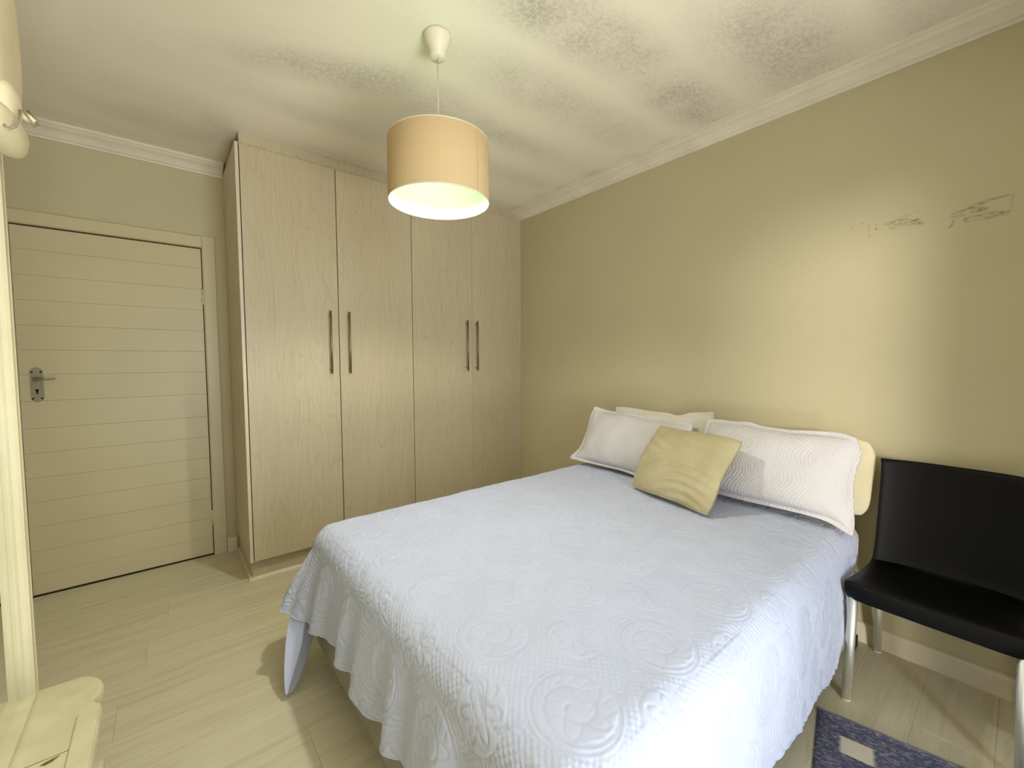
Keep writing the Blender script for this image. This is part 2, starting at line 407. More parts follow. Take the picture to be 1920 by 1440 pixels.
# skirting
sp_ = [(0, 0), (.015, 0), (.015, .078), (.012, .086), (.004, .092), (0, .092)]
structure(extrude('baseboard_right', sp_, (R, YF, 0), (R, WF+.05, 0), (-1, 0, 0), (0, 0, 1), M_trim))
structure(extrude('baseboard_back', sp_, (DXR+.078, B, 0), (WL-.019, B, 0), (0, -1, 0), (0, 0, 1), M_trim))
structure(extrude('baseboard_left', sp_, (XL, YF, 0), (XL, B, 0), (1, 0, 0), (0, 0, 1), M_trim))

# door: horizontal boards, casing, hinges, lock plate
door = bpy.data.objects.new('door_1', None); C.objects.link(door); door.location = (DXR, B, 0); door['kind'] = 'structure'; door['label'] = 'cream painted door of flush horizontal boards'
box('jamb', (DXL-.03, DXL-.0025, B+.012, B+.14, 0, DH+.006), M_trim, door)
box('stop', (DXL-.03, DXR+.004, B+.05, B+.14, 0, DH+.006), M_gap, door)
zs = [0.008, .123, .253, .388, .526, .661, .800, .936, 1.086, 1.232, 1.366, 1.500, 1.635, 1.770, 1.905, DH-.003]
for a, b in zip(zs[:-1], zs[1:]):
    bm = add_box(bmesh.new(), DXL, DXR-.001, B+.006+random.uniform(-.0004, .0004), B+.044, a+.0003, b-.0003, bev=.0009)
    bobj('board', bm, M_door, door)
cw = .074
ca = [(0, 0), (cw, 0), (cw, .010), (cw-.006, .015), (.008, .015), (0, .009)]
extrude('architrave', ca, (DXR+.003, B, 0), (DXR+.003, B, DH+.004+cw), (1, 0, 0), (0, -1, 0), M_door, door)
extrude('architrave', ca, (DXL-.031, B, 0), (DXL-.031, B, DH+.004+cw), (-1, 0, 0), (0, -1, 0), M_door, door)
extrude('architrave', ca, (DXL-.031, B, DH+.004), (DXR+.003, B, DH+.004), (0, 0, 1), (0, -1, 0), M_door, door)
for hz in (.255, 1.72):
    hg = tube('hinge', [(DXR+.001, B-.002, hz-.05), (DXR+.001, B-.002, hz+.05)], .006, M_trim, door, 10)
    for k in (-.018, .018): tube('knuckle_gap', [(DXR+.001, B-.002, hz+k-.001), (DXR+.001, B-.002, hz+k+.001)], .0064, M_gap, hg, 10)
PX, PZ0, PZ1, PHW = -.538, 1.077, 1.274, .025
ol = [(PX-PHW, PZ0+.022), (PX-PHW+.009, PZ0+.010), (PX-.008, PZ0+.006), (PX, PZ0), (PX+.008, PZ0+.006), (PX+PHW-.009, PZ0+.010), (PX+PHW, PZ0+.022),
      (PX+PHW, PZ1-.022), (PX+PHW-.009, PZ1-.010), (PX+.008, PZ1-.006), (PX, PZ1), (PX-.008, PZ1-.006), (PX-PHW+.009, PZ1-.010), (PX-PHW, PZ1-.022)]
plate = extrude('lock_plate', [(x, z) for x, z in ol], (0, B+.0058, 0), (0, B+.0025, 0), (1, 0, 0), (0, 0, 1), M_plate, door)
for sx, sz in ((-.017, 1.245), (.017, 1.245), (-.017, 1.10), (.017, 1.10)):
    tube('screw', [(PX+sx, B+.0028, sz), (PX+sx, B+.0018, sz)], .0050, M_gap, plate, 10)
boxes('keyhole', [(PX-.0035, PX+.0035, B+.0016, B+.003, 1.125, 1.150), (PX-.0055, PX+.0055, B+.0016, B+.003, 1.139, 1.151)], M_gap, plate)
hd = tube('door_handle', [(PX, B+.003, 1.205), (PX, B-.030, 1.205), (PX+.006, B-.040, 1.205), (PX+.03, B-.043, 1.205), (PX+.050, B-.043, 1.203), (PX+.065, B-.043, 1.205), (PX+.076, B-.041, 1.210)], [.012, .010, .006, .0042, .0036, .0036, .0042], M_plate, door, 10)

# ------------------------------------------------------------------ wardrobe
wd = thing('wardrobe', 'tall built-in four-door wardrobe in bleached wood grain with bar handles', 'wardrobe', (WL, WF+.02, 0))
ZB, ZT = .124, 2.512
box('side_panel', (WL-.019, WL-.002, WF-.001, B, ZB-.002, ZT+.004), M_edge, wd, .0008)
box('carcass', (WL-.001, R-.001, WF+.022, B-.002, ZB, ZT), M_gap, wd)
for k in range(4):
    x0 = WL+k*DW+(.0025 if k != 2 else .0025); x1 = WL+(k+1)*DW-(.002 if k < 3 else .001)
    if k == 2: x1 = WL+3*DW-.0007
    if k == 3: x0 = WL+3*DW+.0007
    dy = -.0005 if k == 3 else 0
    d = box('door', (x0, x1, WF+dy, WF+.018, ZB, ZT), M_ward, wd, .0012)
    hx = {0: .825, 1: .941, 2: 1.857, 3: 1.951}[k]; z0, z1 = 1.219, 1.614
    hd = tube('handle', [(hx, WF-.032, z0), (hx, WF-.032, z1)], .006, M_steel, d, 12)
    hm = hd.data; bm = bmesh.new(); bm.from_mesh(hm)
    for z in (z0+.024, z1-.024):
        rr = bmesh.ops.create_cone(bm, cap_ends=True, segments=10, radius1=.0045, radius2=.0045, depth=.034)
        for v in rr['verts']: v.co = Vector((hx+v.co.x, WF-.016+v.co.z, z+v.co.y))
    bm.to_mesh(hm); bm.free()
box('filler_panel', (WL+.004, R-.001, WF+.017, WF+.034, ZT-.03, H-.001), M_ward, wd, .0008)
box('plinth', (WL-.001, R-.016, WF+.045, WF+.062, 0, ZB), M_ward, wd, .0008)
box('plinth', (WL-.006, WL+.010, WF+.062, B-.001, 0, ZB-.003), M_edge, wd, .0008)
qd = [(0, 0)]+[(.017*math.cos(a), .019*math.sin(a)) for a in np.linspace(0, PI/2, 6)]
extrude('quadrant_moulding', qd, (WL-.023, WF+.045, 0), (R-.016, WF+.045, 0), (0, -1, 0), (0, 0, 1), M_trim, wd)
extrude('quadrant_moulding', qd, (WL-.006, WF+.030, 0), (WL-.006, B-.016, 0), (-1, 0, 0), (0, 0, 1), M_trim, wd)

# ------------------------------------------------------------------ bed
BX0, BX1, BY0, BY1 = 0.475, 2.395, 0.43, 1.945
bed = thing('bed', 'double bed base with grey suede cover under the white bedspread', 'bed', (1.43, 1.19, 0))
box('base', (BX0, BX1, BY0+.005, BY1-.005, .055, .34), M_base, bed, .02, 3)
box('mattress', (BX0-.002, BX1, BY0, BY1, .342, .566), M_matt, bed, .07, 6)
for x in (BX0+.10, BX1-.06):
    for y in (BY0+.03, BY1-.06):
        box('leg', (x-.035, x+.035, y-.035, y+.035, 0, .056), M_rubber, bed, .006, 2)

# bedspread: unrolled grid -> draped surface with quilting relief
TOP, rr_ = 0.592, 0.085
X0, X1, Y0, Y1 = BX0-.012, 2.37, BY0-.012, BY1+.012
ov = 0.465; step = 0.0037
ua = np.arange(X0+rr_-(ov-.075), X1, step); va = np.arange(Y0+rr_-(ov), Y1-rr_+ov, step)
U, Vv = np.meshgrid(ua, va, indexing='ij')
def prof(s, flare):
    a = PI*rr_/2*0.97
    arc = np.clip(s, 0, a); rest = np.clip(s-a, 0, None)
    out = rr_*np.sin(arc/rr_)+rest*flare
    dn = rr_*(1-np.cos(arc/rr_))+rest*np.sqrt(1-np.minimum(flare, .9)**2)
    return out, dn, rest
du = np.clip(X0+rr_-U, 0, None)
dvn = np.clip(Y0+rr_-Vv, 0, None); dvf = np.clip(Vv-(Y1-rr_), 0, None); dv = np.maximum(dvn, dvf)
p = 5.0
rho = (du**p+dv**p)**(1/p); rho = rho*(1+0.0*smooth01((Vv-1.72)/.12)*(du > 0)); th = np.arctan2(dv, du+1e-9)
corner = np.where(du > 0, np.sin(2*th)**2, 0)*(du > 0)*(dv > 0)
far = dvf > 0
flare = 0.04+0.20*corner+0.16*corner*far+0.30*smooth01((Vv-1.68)/.24)*(du > 0)*(1-.7*corner)
out, dn, rest = prof(rho, flare)
cx = np.where(du > 0, X0+rr_, U); cy = np.where(dvn > 0, Y0+rr_, np.where(dvf > 0, Y1-rr_, Vv))
sgn = np.where(dvf > 0, 1.0, -1.0)
nx, ny = -np.cos(th)*(rho > 0), np.sin(th)*sgn*(rho > 0)
k_r = np.clip(rest/0.36, 0, 1.2)
# folds along the foot: irregular gathers
t = Vv
fold_foot = (0.50*np.sin(2*PI*(t-.08)/.225+0.7*np.sin(t*5))+0.30*np.sin(2*PI*t/.131+1.0)+0.28*np.sin(2*PI*t/.41+.4))
s_ = U
fold_side = (0.40*np.sin(2*PI*s_/.33+.8*np.sin(s_*3))+0.30*np.sin(2*PI*s_/.19+2.0))
w_foot = np.where(du > 0, np.cos(th)**2, 0); w_side = np.where(dv > 0, np.sin(th)**2, 0)*(rho > 0)
fold = w_foot*fold_foot*0.038*k_r**0.8+w_side*fold_side*0.012*k_r*(1-.8*smooth01((U-1.3)/.4))
fold += corner*0.030*np.sin(th*7.0+.6)*k_r
bulge = (w_foot*0.010+w_side*0.006)*np.sin(np.clip(rest/.36, 0, 1)*PI)
Xp = cx+nx*(out+fold+bulge+w_foot*.024*k_r); Yp = cy+ny*(out+fold+bulge+w_side*.010*k_r)
# side drop pulled towards the foot at the head end
kk = np.clip(rest/0.36, 0, 1)*(dvn > 0)
Xp = np.where(Xp > 1.45, 1.45+(Xp-1.45)*(1-0.42*kk-0.12*(dvn > 0)*smooth01(dvn/.1)), Xp)
hemw = 0.012*np.sin(t*9+.5)*w_foot*k_r+0.012*np.sin(s_*11)*w_side*k_r
Zp = TOP-dn+hemw
# gentle unevenness of the top
def soft(a, b, sc, seed):
    rng = np.random.RandomState(seed); s = np.zeros_like(a)
    for _ in range(7):
        fx, fy = rng.uniform(-1, 1, 2)*2*PI*sc; s += np.sin(a*fx+b*fy+rng.uniform(0, 6))
    return s/7
Zp += 0.006*soft(U, Vv, 2.2, 3)*(rho <= 0.05)+0.0025*soft(U, Vv, 7, 4)*(rho <= .05)
Zp += -0.016*smooth01((1.19-Vv-.38)/.40)
# quilting relief
def line(d, w): return np.exp(-(d/w)**2)
def per(x, P): return np.abs((x/P+0.5) % 1-0.5)*P
a_, b_ = U-0.47, Vv-0.42
wob = 0.003*soft(U, Vv, 6, 9)
L = 0.31
ix = np.floor(a_/L); jy = np.floor((b_)/(L*0.9))
px_ = (a_/L-ix-0.5)*L; py_ = (b_/(L*.9)-jy-0.5)*L*.9
rm = np.hypot(px_, py_)+wob; tm = np.arctan2(py_, px_)
px2 = ((a_/L+.5)-np.floor(a_/L+.5)-.5)*L; py2 = ((b_/(L*.9)+.5)-np.floor(b_/(L*.9)+.5)-.5)*L*.9
r2m = np.hypot(px2, py2)+wob; t2m = np.arctan2(py2, px2)
med = rm < .105; flo = r2m < .075
hatch = np.maximum(line(per(a_+b_+wob, .0185), .0033), line(per(a_-b_+wob, .0185), .0033))
echo = line(per(a_+1.6*wob+.012*np.sin(b_*20), .0150), .0032)
g = np.where((np.sin(a_*5.2+1.2*np.sin(b_*3))+np.sin(b_*6.1)) > -0.2, hatch, echo)*0.75
spiral = line(per(rm-.012*tm*2/PI, .048), .0030)
gm = np.maximum(spiral, 0.7*line(np.abs(rm-.052-.02*np.cos(5*tm)), .0032)); gm = np.maximum(gm, line(np.abs(rm-.105), .0034)); gm = np.maximum(gm, line(np.abs(rm-.094), .0030))
gm = np.maximum(gm, 0.6*line(per(tm*rm, .030), .0026)*((rm > .062) & (rm < .092)))
g = np.where(med, gm, g)
gf = np.maximum(line(np.abs(r2m-.048*np.abs(np.cos(3*t2m))-.010), .0034), line(np.abs(r2m-.075), .0034))
g = np.where(flo, gf, g)
sc_ = np.abs(((a_/L) % 1-.0)*L-.018-.028*np.sin(2*PI*b_/(L*.45)))
g = np.maximum(g, np.maximum(line(sc_-.006, .003), line(sc_+.006, .003))*(~med))
sz = np.abs(((b_/(L*.9)) % 1-.5)*L*.9-.03*np.sin(2*PI*a_/(L*.5)))
g = np.maximum(g, line(sz-.006, .003)*(~med)*(~flo))
amp = 0.0036
P = np.stack([Xp, Yp, Zp], -1)
ga = np.gradient(P, axis=0); gb = np.gradient(P, axis=1); N = np.cross(ga, gb); N /= np.linalg.norm(N, axis=-1, keepdims=True)+1e-12
P = P-N*(amp*g)[..., None]+N*(0.0007*soft(U, Vv, 26, 12))[..., None]
spread = fast_mesh('bedspread', P.reshape(-1, 3), grid_faces(*U.shape), M_quilt, smooth=True)
spread['label'] = 'white quilted bedspread draped over the bed with wavy hem'; spread['category'] = 'bedspread'
bpts = [P[0, j] for j in range(0, P.shape[1], 4)]
hem = tube('hem', [tuple(q) for q in bpts], .0028, M_quilt, spread, 6)
bpts = [P[i, 0] for i in range(0, P.shape[0], 4)]
tube('hem', [tuple(q) for q in bpts], .0028, M_quilt, spread, 6)
# hanging corner tail at the far foot corner, folded back on itself
M_fold_shade = mat_cloth('bedspread_fold_shade', (158, 162, 174), (150, 154, 168), 500, 0.3)  # shade on the fold's inner face, painted in as darker blue-grey cloth
tailp = []
secs = [  # z, outer edge, front crease, inner back edge  (x,y)
 (.42, (.470, 1.93), (.475, 1.86), (.500, 1.90), (.500, 1.96)),
 (.31, (.400, 1.915), (.440, 1.850), (.478, 1.86), (.470, 1.95)),
 (.23, (.352, 1.872), (.400, 1.820), (.455, 1.83), (.430, 1.93)),
 (.16, (.332, 1.830), (.395, 1.820), (.440, 1.835), (.430, 1.90)),
 (.10, (.318, 1.793), (.362, 1.790), (.405, 1.800), (.395, 1.86)),
 (.045, (.310, 1.752), (.328, 1.757), (.362, 1.757), (.360, 1.80)),
 (.024, (.312, 1.742), (.318, 1.744), (.334, 1.744), (.336, 1.765))]
def panel(name, a, b, mat, nn=13):
    vs = []
    for z, *ps in secs:
        ps = [Vector((x, y, z)) for x, y in ps[a:b]]
        for k in range(nn):
            q = k/(nn-1)*(len(ps)-1); i = min(int(q), len(ps)-2); vs.append(ps[i].lerp(ps[i+1], q-i))
    fs = [(i*nn+k, i*nn+k+1, (i+1)*nn+k+1, (i+1)*nn+k) for i in range(len(secs)-1) for k in range(nn-1)]
    o = mobj(name, vs, fs, mat, spread, True)
    md = o.modifiers.new('sub', 'SUBSURF'); md.levels = md.render_levels = 2
    md = o.modifiers.new('sol', 'SOLIDIFY'); md.thickness = .004; md.offset = 0
    return o
panel('corner_fold', 0, 2, M_quilt)
panel('corner_shaded_underside', 1, 4, M_fold_shade)['label'] = 'underside of the hanging corner with its shade painted blue-grey'

# ------------------------------------------------------------------ pillows
def pillow(name, label, cat, c, ex, ey, w, h, t, mat, flange=0.0, seed=1, wrinkle=.006, quilt=0.0, pinch=.06, sag=0.0, folds=None, flop=(), rnd=.10, group=None):
    """c centre; ex, ey in-plane axes (normalised here); front normal = ex x ey"""
    ex = Vector(ex).normalized(); ey = Vector(ey); ey = (ey-ex*ey.dot(ex)).normalized(); en = ex.cross(ey)
    n = 230 if quilt else 90; m = int(n*h/w)+8
    u = np.linspace(-1, 1, n); v = np.linspace(-1, 1, m); UU, VV = np.meshgrid(u, v, indexing='ij')
    fx, fy = 1-2*flange/w, 1-2*flange/h
    bu, bv = np.clip(np.abs(UU)/fx, 0, 1), np.clip(np.abs(VV)/fy, 0, 1)
    body = ((1-bu**2.2)*(1-bv**2.2))
    th_ = t/2*np.power(np.clip(body, 0, 1), 0.5)
    px = UU*w/2*(1-pinch*(1-VV**2)*np.abs(UU)**2); py = VV*h/2*(1-pinch*1.3*(1-UU**2)*np.abs(VV)**2)
    px, py = px*np.sqrt(1-rnd*VV**4), py*np.sqrt(1-rnd*UU**4)
    wr1 = soft(px*1.0, py*1.0, 3.2, seed)*wrinkle+soft(px, py, 9, seed+20)*wrinkle*.45
    edge_w = (np.maximum(bu, bv)**4)
    wave = soft(px, py, 4.0, seed+40)*wrinkle*2.2*edge_w
    py = py+soft(px, py*0, 3.5, seed+60)*wrinkle*1.6*np.abs(VV)**4
    px = px+soft(py, px*0, 4.5, seed+70)*wrinkle*1.6*np.abs(UU)**4
    qz = 0
    if quilt:
        q_rm = np.hypot((px/.2 % 1-.5)*.2, (py/.17 % 1-.5)*.17)
        qz = quilt*np.maximum(line(per(px+.02*np.sin(py*30)+.01*np.sin(px*25), .0125), .003), 0.9*line(per(q_rm, .03), .003))
    crease = 0
    if folds: crease = folds(px, py)
    front = th_+wr1*np.minimum(1, th_/.02)+wave-qz+crease+.0015
    back = -th_*0.8+wave-.0015
    def place(zz_):
        q = np.array(c)+px[..., None]*np.array(ex)+py[..., None]*np.array(ey)+zz_[..., None]*np.array(en)
        for (su, sv, d) in flop:
            wgt = np.exp(-((UU-su)/.16)**2-((VV-sv)/.3)**2)
            q = q+wgt[..., None]*np.array(d)
        return q.reshape(-1, 3)
    A, Bk = place(front), place(back)
    F1 = grid_faces(n, m); F2 = F1[:, ::-1]+n*m
    rim = [i*m for i in range(n)]+[(n-1)*m+j for j in range(1, m)]+[i*m+m-1 for i in range(n-2, -1, -1)]+[j for j in range(m-2, 0, -1)]
    rim = np.array(rim); rn = np.roll(rim, -1)
    F3 = np.stack([rim, rim+n*m, rn+n*m, rn], -1)[:, ::-1]
    o = fast_mesh(name, np.concatenate([A, Bk]), np.concatenate([F1, F2, F3]), mat, None, True)
    o['label'] = label; o['category'] = cat
    if group: o['group'] = group
    return o
# axes: ex runs to the photo's right (towards -Y), ey up the lean, normal towards the foot (-X)
pillow('pillow', 'smooth white pillow behind the left sham, its corner standing up mid-bed', 'pillow', (2.350, 1.405, .797), (0, -1, 0.02), (.13, 0, 1), .70, .40, .115, M_pill, .022, 11, .009, flop=((1, 1, (-.02, .0, .012)), (.3, 1, (0, 0, -.018))))
pillow('pillow', 'cream pillow against the wall behind the right sham, nearest the chair', 'pillow', (2.350, .718, .778), (0, -1, -0.02), (.13, 0, 1), .665, .36, .125, M_cream, 0.0, 12, .009, pinch=.02, rnd=.22)
pillow('pillow_sham', 'white quilted pillow sham on the wardrobe side of the bed', 'pillow', (2.200, 1.530, .786), (0.0, -1, -.03), (.42, 0, 1), .74, .395, .15, M_sham, .022, 21, .010, .0016, flop=((-1, -1, (-.03, .035, .012)), (-1, 1, (0, -.02, .008)), (1, 1, (.02, 0, -.01))))
pillow('pillow_sham', 'white quilted pillow sham on the chair side of the bed', 'pillow', (2.190, .750, .796), (0.02, -1, -.02), (.42, 0, 1), .70, .405, .15, M_sham, .022, 22, .010, .0022, flop=((1, -1, (-.02, -.015, -.022)), (-.35, 1, (0, 0, .012)), (1, 1, (.0, .025, -.008)), (.2, 1, (0, 0, -.006))))
def cush_folds(px, py):
    d = np.hypot((px-.12)*.9, (py+.34)*1.0)
    return .0055*np.sin(d*2*PI/.042+1.5*np.sin(px*8))*np.exp(-((px-.06)/.2)**2-((py+.08)/.13)**2)+.0045*np.sin((py+.35*px)*2*PI/.06)*np.exp(-((px+.12)/.15)**2-((py-.09)/.08)**2)
M_cush = mat_cloth('beige_slub_linen', (196, 184, 150), (180, 167, 130), 260, 0.5, 0.0015)
pillow('cushion', 'beige square scatter cushion leaning between the two white shams', 'cushion', (1.985, 1.076, .770), (-.135, -.525, -.012), (.17, -.09, .29), .525, .395, .12, M_cush, 0.0, 31, .007, pinch=.04, folds=cush_folds)

# ------------------------------------------------------------------ pendant lamp
LX, LY = .8835, 1.5245
lamp = thing('pendant_lamp', 'pendant lamp with beige ribbed drum shade hanging from the ceiling', 'lamp', (LX, LY, H))
lathe('ceiling_rose', [(0, -.0005), (.052, -.0005), (.054, -.008), (.053, -.018), (.046, -.034), (.037, -.056), (.033, -.066), (.031, -.068), (.031, -.085), (.028, -.090), (.010, -.091), (0, -.091)], (LX, LY, H), M_white, lamp)
tube('cord', [(LX, LY, H-.09), (LX+.0005, LY, 2.40), (LX, LY, 2.18)], .0028, mat_plastic('clear_cord', (196, 186, 168), .35, 0), lamp, 8)
SZ0, SZ1, SR = 1.932, 2.163, .200
ts = NT('ribbed_shade_fabric'); co = ts.coord(kind='Object')
sx = ts.n('SeparateXYZ', {0: co})
rib = ts.math('SINE', ts.math('MULTIPLY', sx.outputs[2], 2*PI/.0052))
ang = ts.math('MULTIPLY', ts.math('ARCTAN2', ts.math('SUBTRACT', sx.outputs[1], 0.0), sx.outputs[0]), 130.0)
wv = ts.math('MULTIPLY', ts.math('SINE', ang), 0.5)
hh = ts.math('ADD', rib, wv)
cc = ts.mix(ts.math('MULTIPLY_ADD', hh, 0.25, 0.5), lin((198, 170, 126)), lin((220, 195, 152)))
ts.set(color=cc, rough=.8); ts.bump(hh, .25, .001)
trn = ts.n('BsdfTranslucent', {0: (*lin((236, 190, 120)), 1)}); mxs = ts.n('MixShader', {0: .10})
ts.link(ts.b.outputs[0], mxs.inputs[1]); ts.link(trn.outputs[0], mxs.inputs[2]); ts.link(mxs.outputs[0], ts.out.inputs[0])
sh = lathe('lamp_shade', [(SR-.0015, SZ0), (SR, SZ0+.002), (SR, SZ1-.002), (SR-.0015, SZ1)], (0, 0, 0), ts.m, None, 96)
sh.location = (LX, LY, 0); sh.parent = lamp; sh.matrix_parent_inverse = Matrix.Translation((-LX, -LY, -H))
tl_ = NT('white_shade_lining'); tl_.set(color=lin((206, 240, 190)), rough=.6)
lathe('shade_lining', [(SR-.0018, SZ0+.0005), (SR-.002, SZ1-.0005)], (LX, LY, 0), tl_.m, lamp, 96)
sa = -1.30
ex_ = Vector((math.cos(sa), math.sin(sa), 0)); ey_ = Vector((-math.sin(sa), math.cos(sa), 0)); c0 = Vector((LX, LY, 0))+ex_*(SR+.0004)
mobj('shade_seam', [c0-ey_*.003+Vector((0, 0, SZ0+.001)), c0+ey_*.003+Vector((0, 0, SZ0+.001)), c0+ey_*.003+Vector((0, 0, SZ1-.001)), c0-ey_*.003+Vector((0, 0, SZ1-.001))], [(0, 1, 2, 3)], mat_cloth('seam_tape', (196, 170, 132)), lamp)
for zz_ in (SZ0, SZ1):
    tube('shade_ring', [(LX+(SR-.001)*math.cos(a), LY+(SR-.001)*math.sin(a), zz_) for a in np.linspace(0, 2*PI, 64, endpoint=False)], .0022, M_trim, lamp, 6, closed=True)
for a in (0.3, 0.3+2*PI/3, 0.3+4*PI/3):
    tube('spider_arm', [(LX+.02*math.cos(a), LY+.02*math.sin(a), 2.15), (LX+(SR-.003)*math.cos(a), LY+(SR-.003)*math.sin(a), SZ1-.004)], .0016, M_trim, lamp, 6)
lathe('lamp_holder', [(0, 2.185), (.016, 2.183), (.021, 2.17), (.021, 2.13), (.018, 2.125), (0, 2.125)], (LX, LY, 0), M_white, lamp, 24)
te = NT('frosted_bulb'); em = te.n('Emission', {0: (.88, 1.0, .80, 1), 1: 12.0}); te.link(em.outputs[0], te.out.inputs[0])
lathe('bulb', [(.0135, 2.125), (.014, 2.11), (.024, 2.09), (.030, 2.07), (.029, 2.052), (.020, 2.038), (.008, 2.033), (0, 2.032)], (LX, LY, 0), te.m, lamp, 24)
bl = bpy.data.lights.new('bulb_light', 'SPOT'); bl.energy = 27; bl.spot_size = math.radians(165); bl.spot_blend = 0.8; bl.shadow_soft_size = .03; bl.color = (1.0, .99, .85)
blo = bpy.data.objects.new('bulb_light', bl); link(blo, lamp); blo.location = (LX, LY, 2.005)

# ------------------------------------------------------------------ black chair
CY = .168
chair = thing('chair', 'black plastic chair with aluminium legs beside the bed', 'chair', (2.18, CY, 0))
def sheet(name, path, halfw, xoff, zoff, mat, thick, parent, ny=33, off=-1):
    vs = []; n = len(path)
    for i, (x, z) in enumerate(path):
        for j in range(ny):
            q = -1+2*j/(ny-1); hw = halfw(i/(n-1))
            vs.append((x+xoff(i/(n-1), q), CY+q*hw, z+zoff(i/(n-1), q)))
    fs = [(i*ny+j, i*ny+j+1, (i+1)*ny+j+1, (i+1)*ny+j) for i in range(n-1) for j in range(ny-1)]
    o = mobj(name, vs, fs, mat, parent, True)
    md = o.modifiers.new('sol', 'SOLIDIFY'); md.thickness = thick; md.offset = off
    md = o.modifiers.new('bev', 'BEVEL'); md.width = .003; md.segments = 2; md.limit_method = 'ANGLE'; md.angle_limit = math.radians(50)
    return o
def resample(pts, n):
    pts = [Vector((x, 0, z)) for x, z in pts]; cr = []
    for i in range(len(pts)-1):
        p0, p1, p2, p3 = pts[max(i-1, 0)], pts[i], pts[i+1], pts[min(i+2, len(pts)-1)]
        for k in range(8):
            t_ = k/8; cr.append(0.5*((2*p1)+(p2-p0)*t_+(2*p0-5*p1+4*p2-p3)*t_*t_+(3*p1-p0-3*p2+p3)*t_**3))
    cr.append(pts[-1]); return [(q.x, q.z) for q in cr]
seat_path = resample([(1.958, .400), (1.957, .422), (1.960, .444), (1.972, .455), (2.03, .456), (2.13, .449), (2.22, .446), (2.275, .452), (2.298, .470)], 40)
sheet('seat', seat_path, lambda f: .229-.012*max(0, (f-.5)*2)-.010*max(0, 1-f/.12), lambda f, q: .020*max(0, 1-f/.3)*abs(q)**5-0.006*(1-q*q)*max(0, 1-f/.4), lambda f, q: -.006*(1-q*q)*math.sin(PI*min(1, f))-.022*abs(q)**14*(0 if f < .32 else 1)*min(1, (f-.32)*6), M_black, .010, chair)
back_path = resample([(2.289, .462), (2.302, .50), (2.315, .57), (2.333, .68), (2.350, .78), (2.362, .855), (2.366, .866)], 40)
sheet('backrest', back_path, lambda f: .216-.004*math.sin(PI*f), lambda f, q: -.030*abs(q)**2.4, lambda f, q: -.006*abs(q)**8*(f > .9), M_black, .011, chair)
boxes('under_frame', [(1.985, 2.30, CY-.20, CY-.182, .418, .440), (1.985, 2.30, CY+.182, CY+.20, .418, .440), (2.27, 2.295, CY-.2, CY+.2, .418, .440)], M_alu, chair, .003)
for sy in (1, -1):
    y = CY+sy*.213
    l1 = tube('leg', [(1.960, y, .003), (1.976, y-sy*.008, .425)], .0150, M_alu, chair, 20)
    l2 = tube('leg', [(2.396, y, .003), (2.335, y-sy*.008, .425)], .0150, M_alu, chair, 20)
    for l, (x, yy_) in ((l1, (1.960, y)), (l2, (2.396, y))):
        lathe('foot_cap', [(0, 0), (.0158, 0), (.0162, .004), (.0155, .007), (0, .007)], (x, yy_, 0), mat_plastic('clear_cap', (190, 184, 166), .3, 0), l, 16)

cr = math.radians(-2.35); pv = Vector((1.960-2.18, .213, 0)); rot = Matrix.Rotation(cr, 3, 'Z')
chair.location = chair.location + pv - rot@pv; chair.rotation_euler.z = cr

# ------------------------------------------------------------------ rug
ra = math.radians(10)
e1 = Vector((-math.sin(ra)*-1, -math.cos(ra), 0)); e1 = Vector((.205, -.979, 0)).normalized(); e2 = Vector((-e1.y, e1.x, 0)); e2 = -e2 if e2.x > 0 else e2
c_ = Vector((1.822, .437, 0))
nr, ns = 300, 90; RW, RL = .55, .95     # RW along e2 (towards the camera), RL along e1
gs, gq = np.meshgrid(np.linspace(0, RL, ns), np.linspace(0, RW, nr*2), indexing='ij')
ribh = np.abs(np.sin(gq*PI/.0052)); rng = np.random.RandomState(5)
hgt = .0045+.0022*ribh+.0008*soft(gs, gq, 12, 55)
roll = np.exp(-((gq-.012)/.007)**2); hgt += .004*roll
ed = (gs < .003)|(gs > RL-.003)|(gq < .0015)|(gq > RW-.002); hgt = np.where(ed, .0012, hgt)
js = .0022*np.sin(gq*PI/.0052)*(gs < .003)
rect = np.zeros_like(gs)
for i in range(8):
    for j in range(4):
        s0 = .070+j*.235; q0 = .096+i*.146
        rect = np.maximum(rect, ((gs > s0) & (gs < s0+.086) & (gq > q0) & (gq < q0+.078))*1.0)
Pr = np.array(c_)+(gs+js)[..., None]*np.array(e1)+gq[..., None]*np.array(e2); Pr[..., 2] = hgt
tr_ = NT('woven_rug'); q_at = tr_.n('Attribute', attribute_name='q').outputs['Fac']; s_at = tr_.n('Attribute', attribute_name='s').outputs['Fac']; r_at = tr_.n('Attribute', attribute_name='motif').outputs['Fac']
rv = tr_.math('FLOOR', tr_.math('DIVIDE', q_at, .0052)); vec = tr_.n('CombineXYZ', {0: tr_.math('MULTIPLY', s_at, 55.0), 1: tr_.math('MULTIPLY', rv, 3.7), 2: 0.0}).outputs[0]
fl = tr_.ramp(tr_.noise(vec, 1.0, 3, .6), [(.46, (0,)*3), (.62, (1,)*3)])
groove = tr_.ramp(tr_.math('ABSOLUTE', tr_.math('SINE', tr_.math('MULTIPLY', q_at, PI/.0052))), [(0.12, (1,)*3), (.5, (0,)*3)])
blue = tr_.mix(tr_.math('MULTIPLY', fl, .55), lin((80, 83, 110)), lin((166, 160, 156)))
blue = tr_.mix(tr_.math('MULTIPLY', groove, .55), blue, lin((44, 44, 66)))
bei = tr_.mix(tr_.math('MULTIPLY', groove, .5), lin((206, 196, 180)), lin((120, 112, 104)))
tr_.set(color=tr_.mix(r_at, blue, bei), rough=.95, spec=.1)
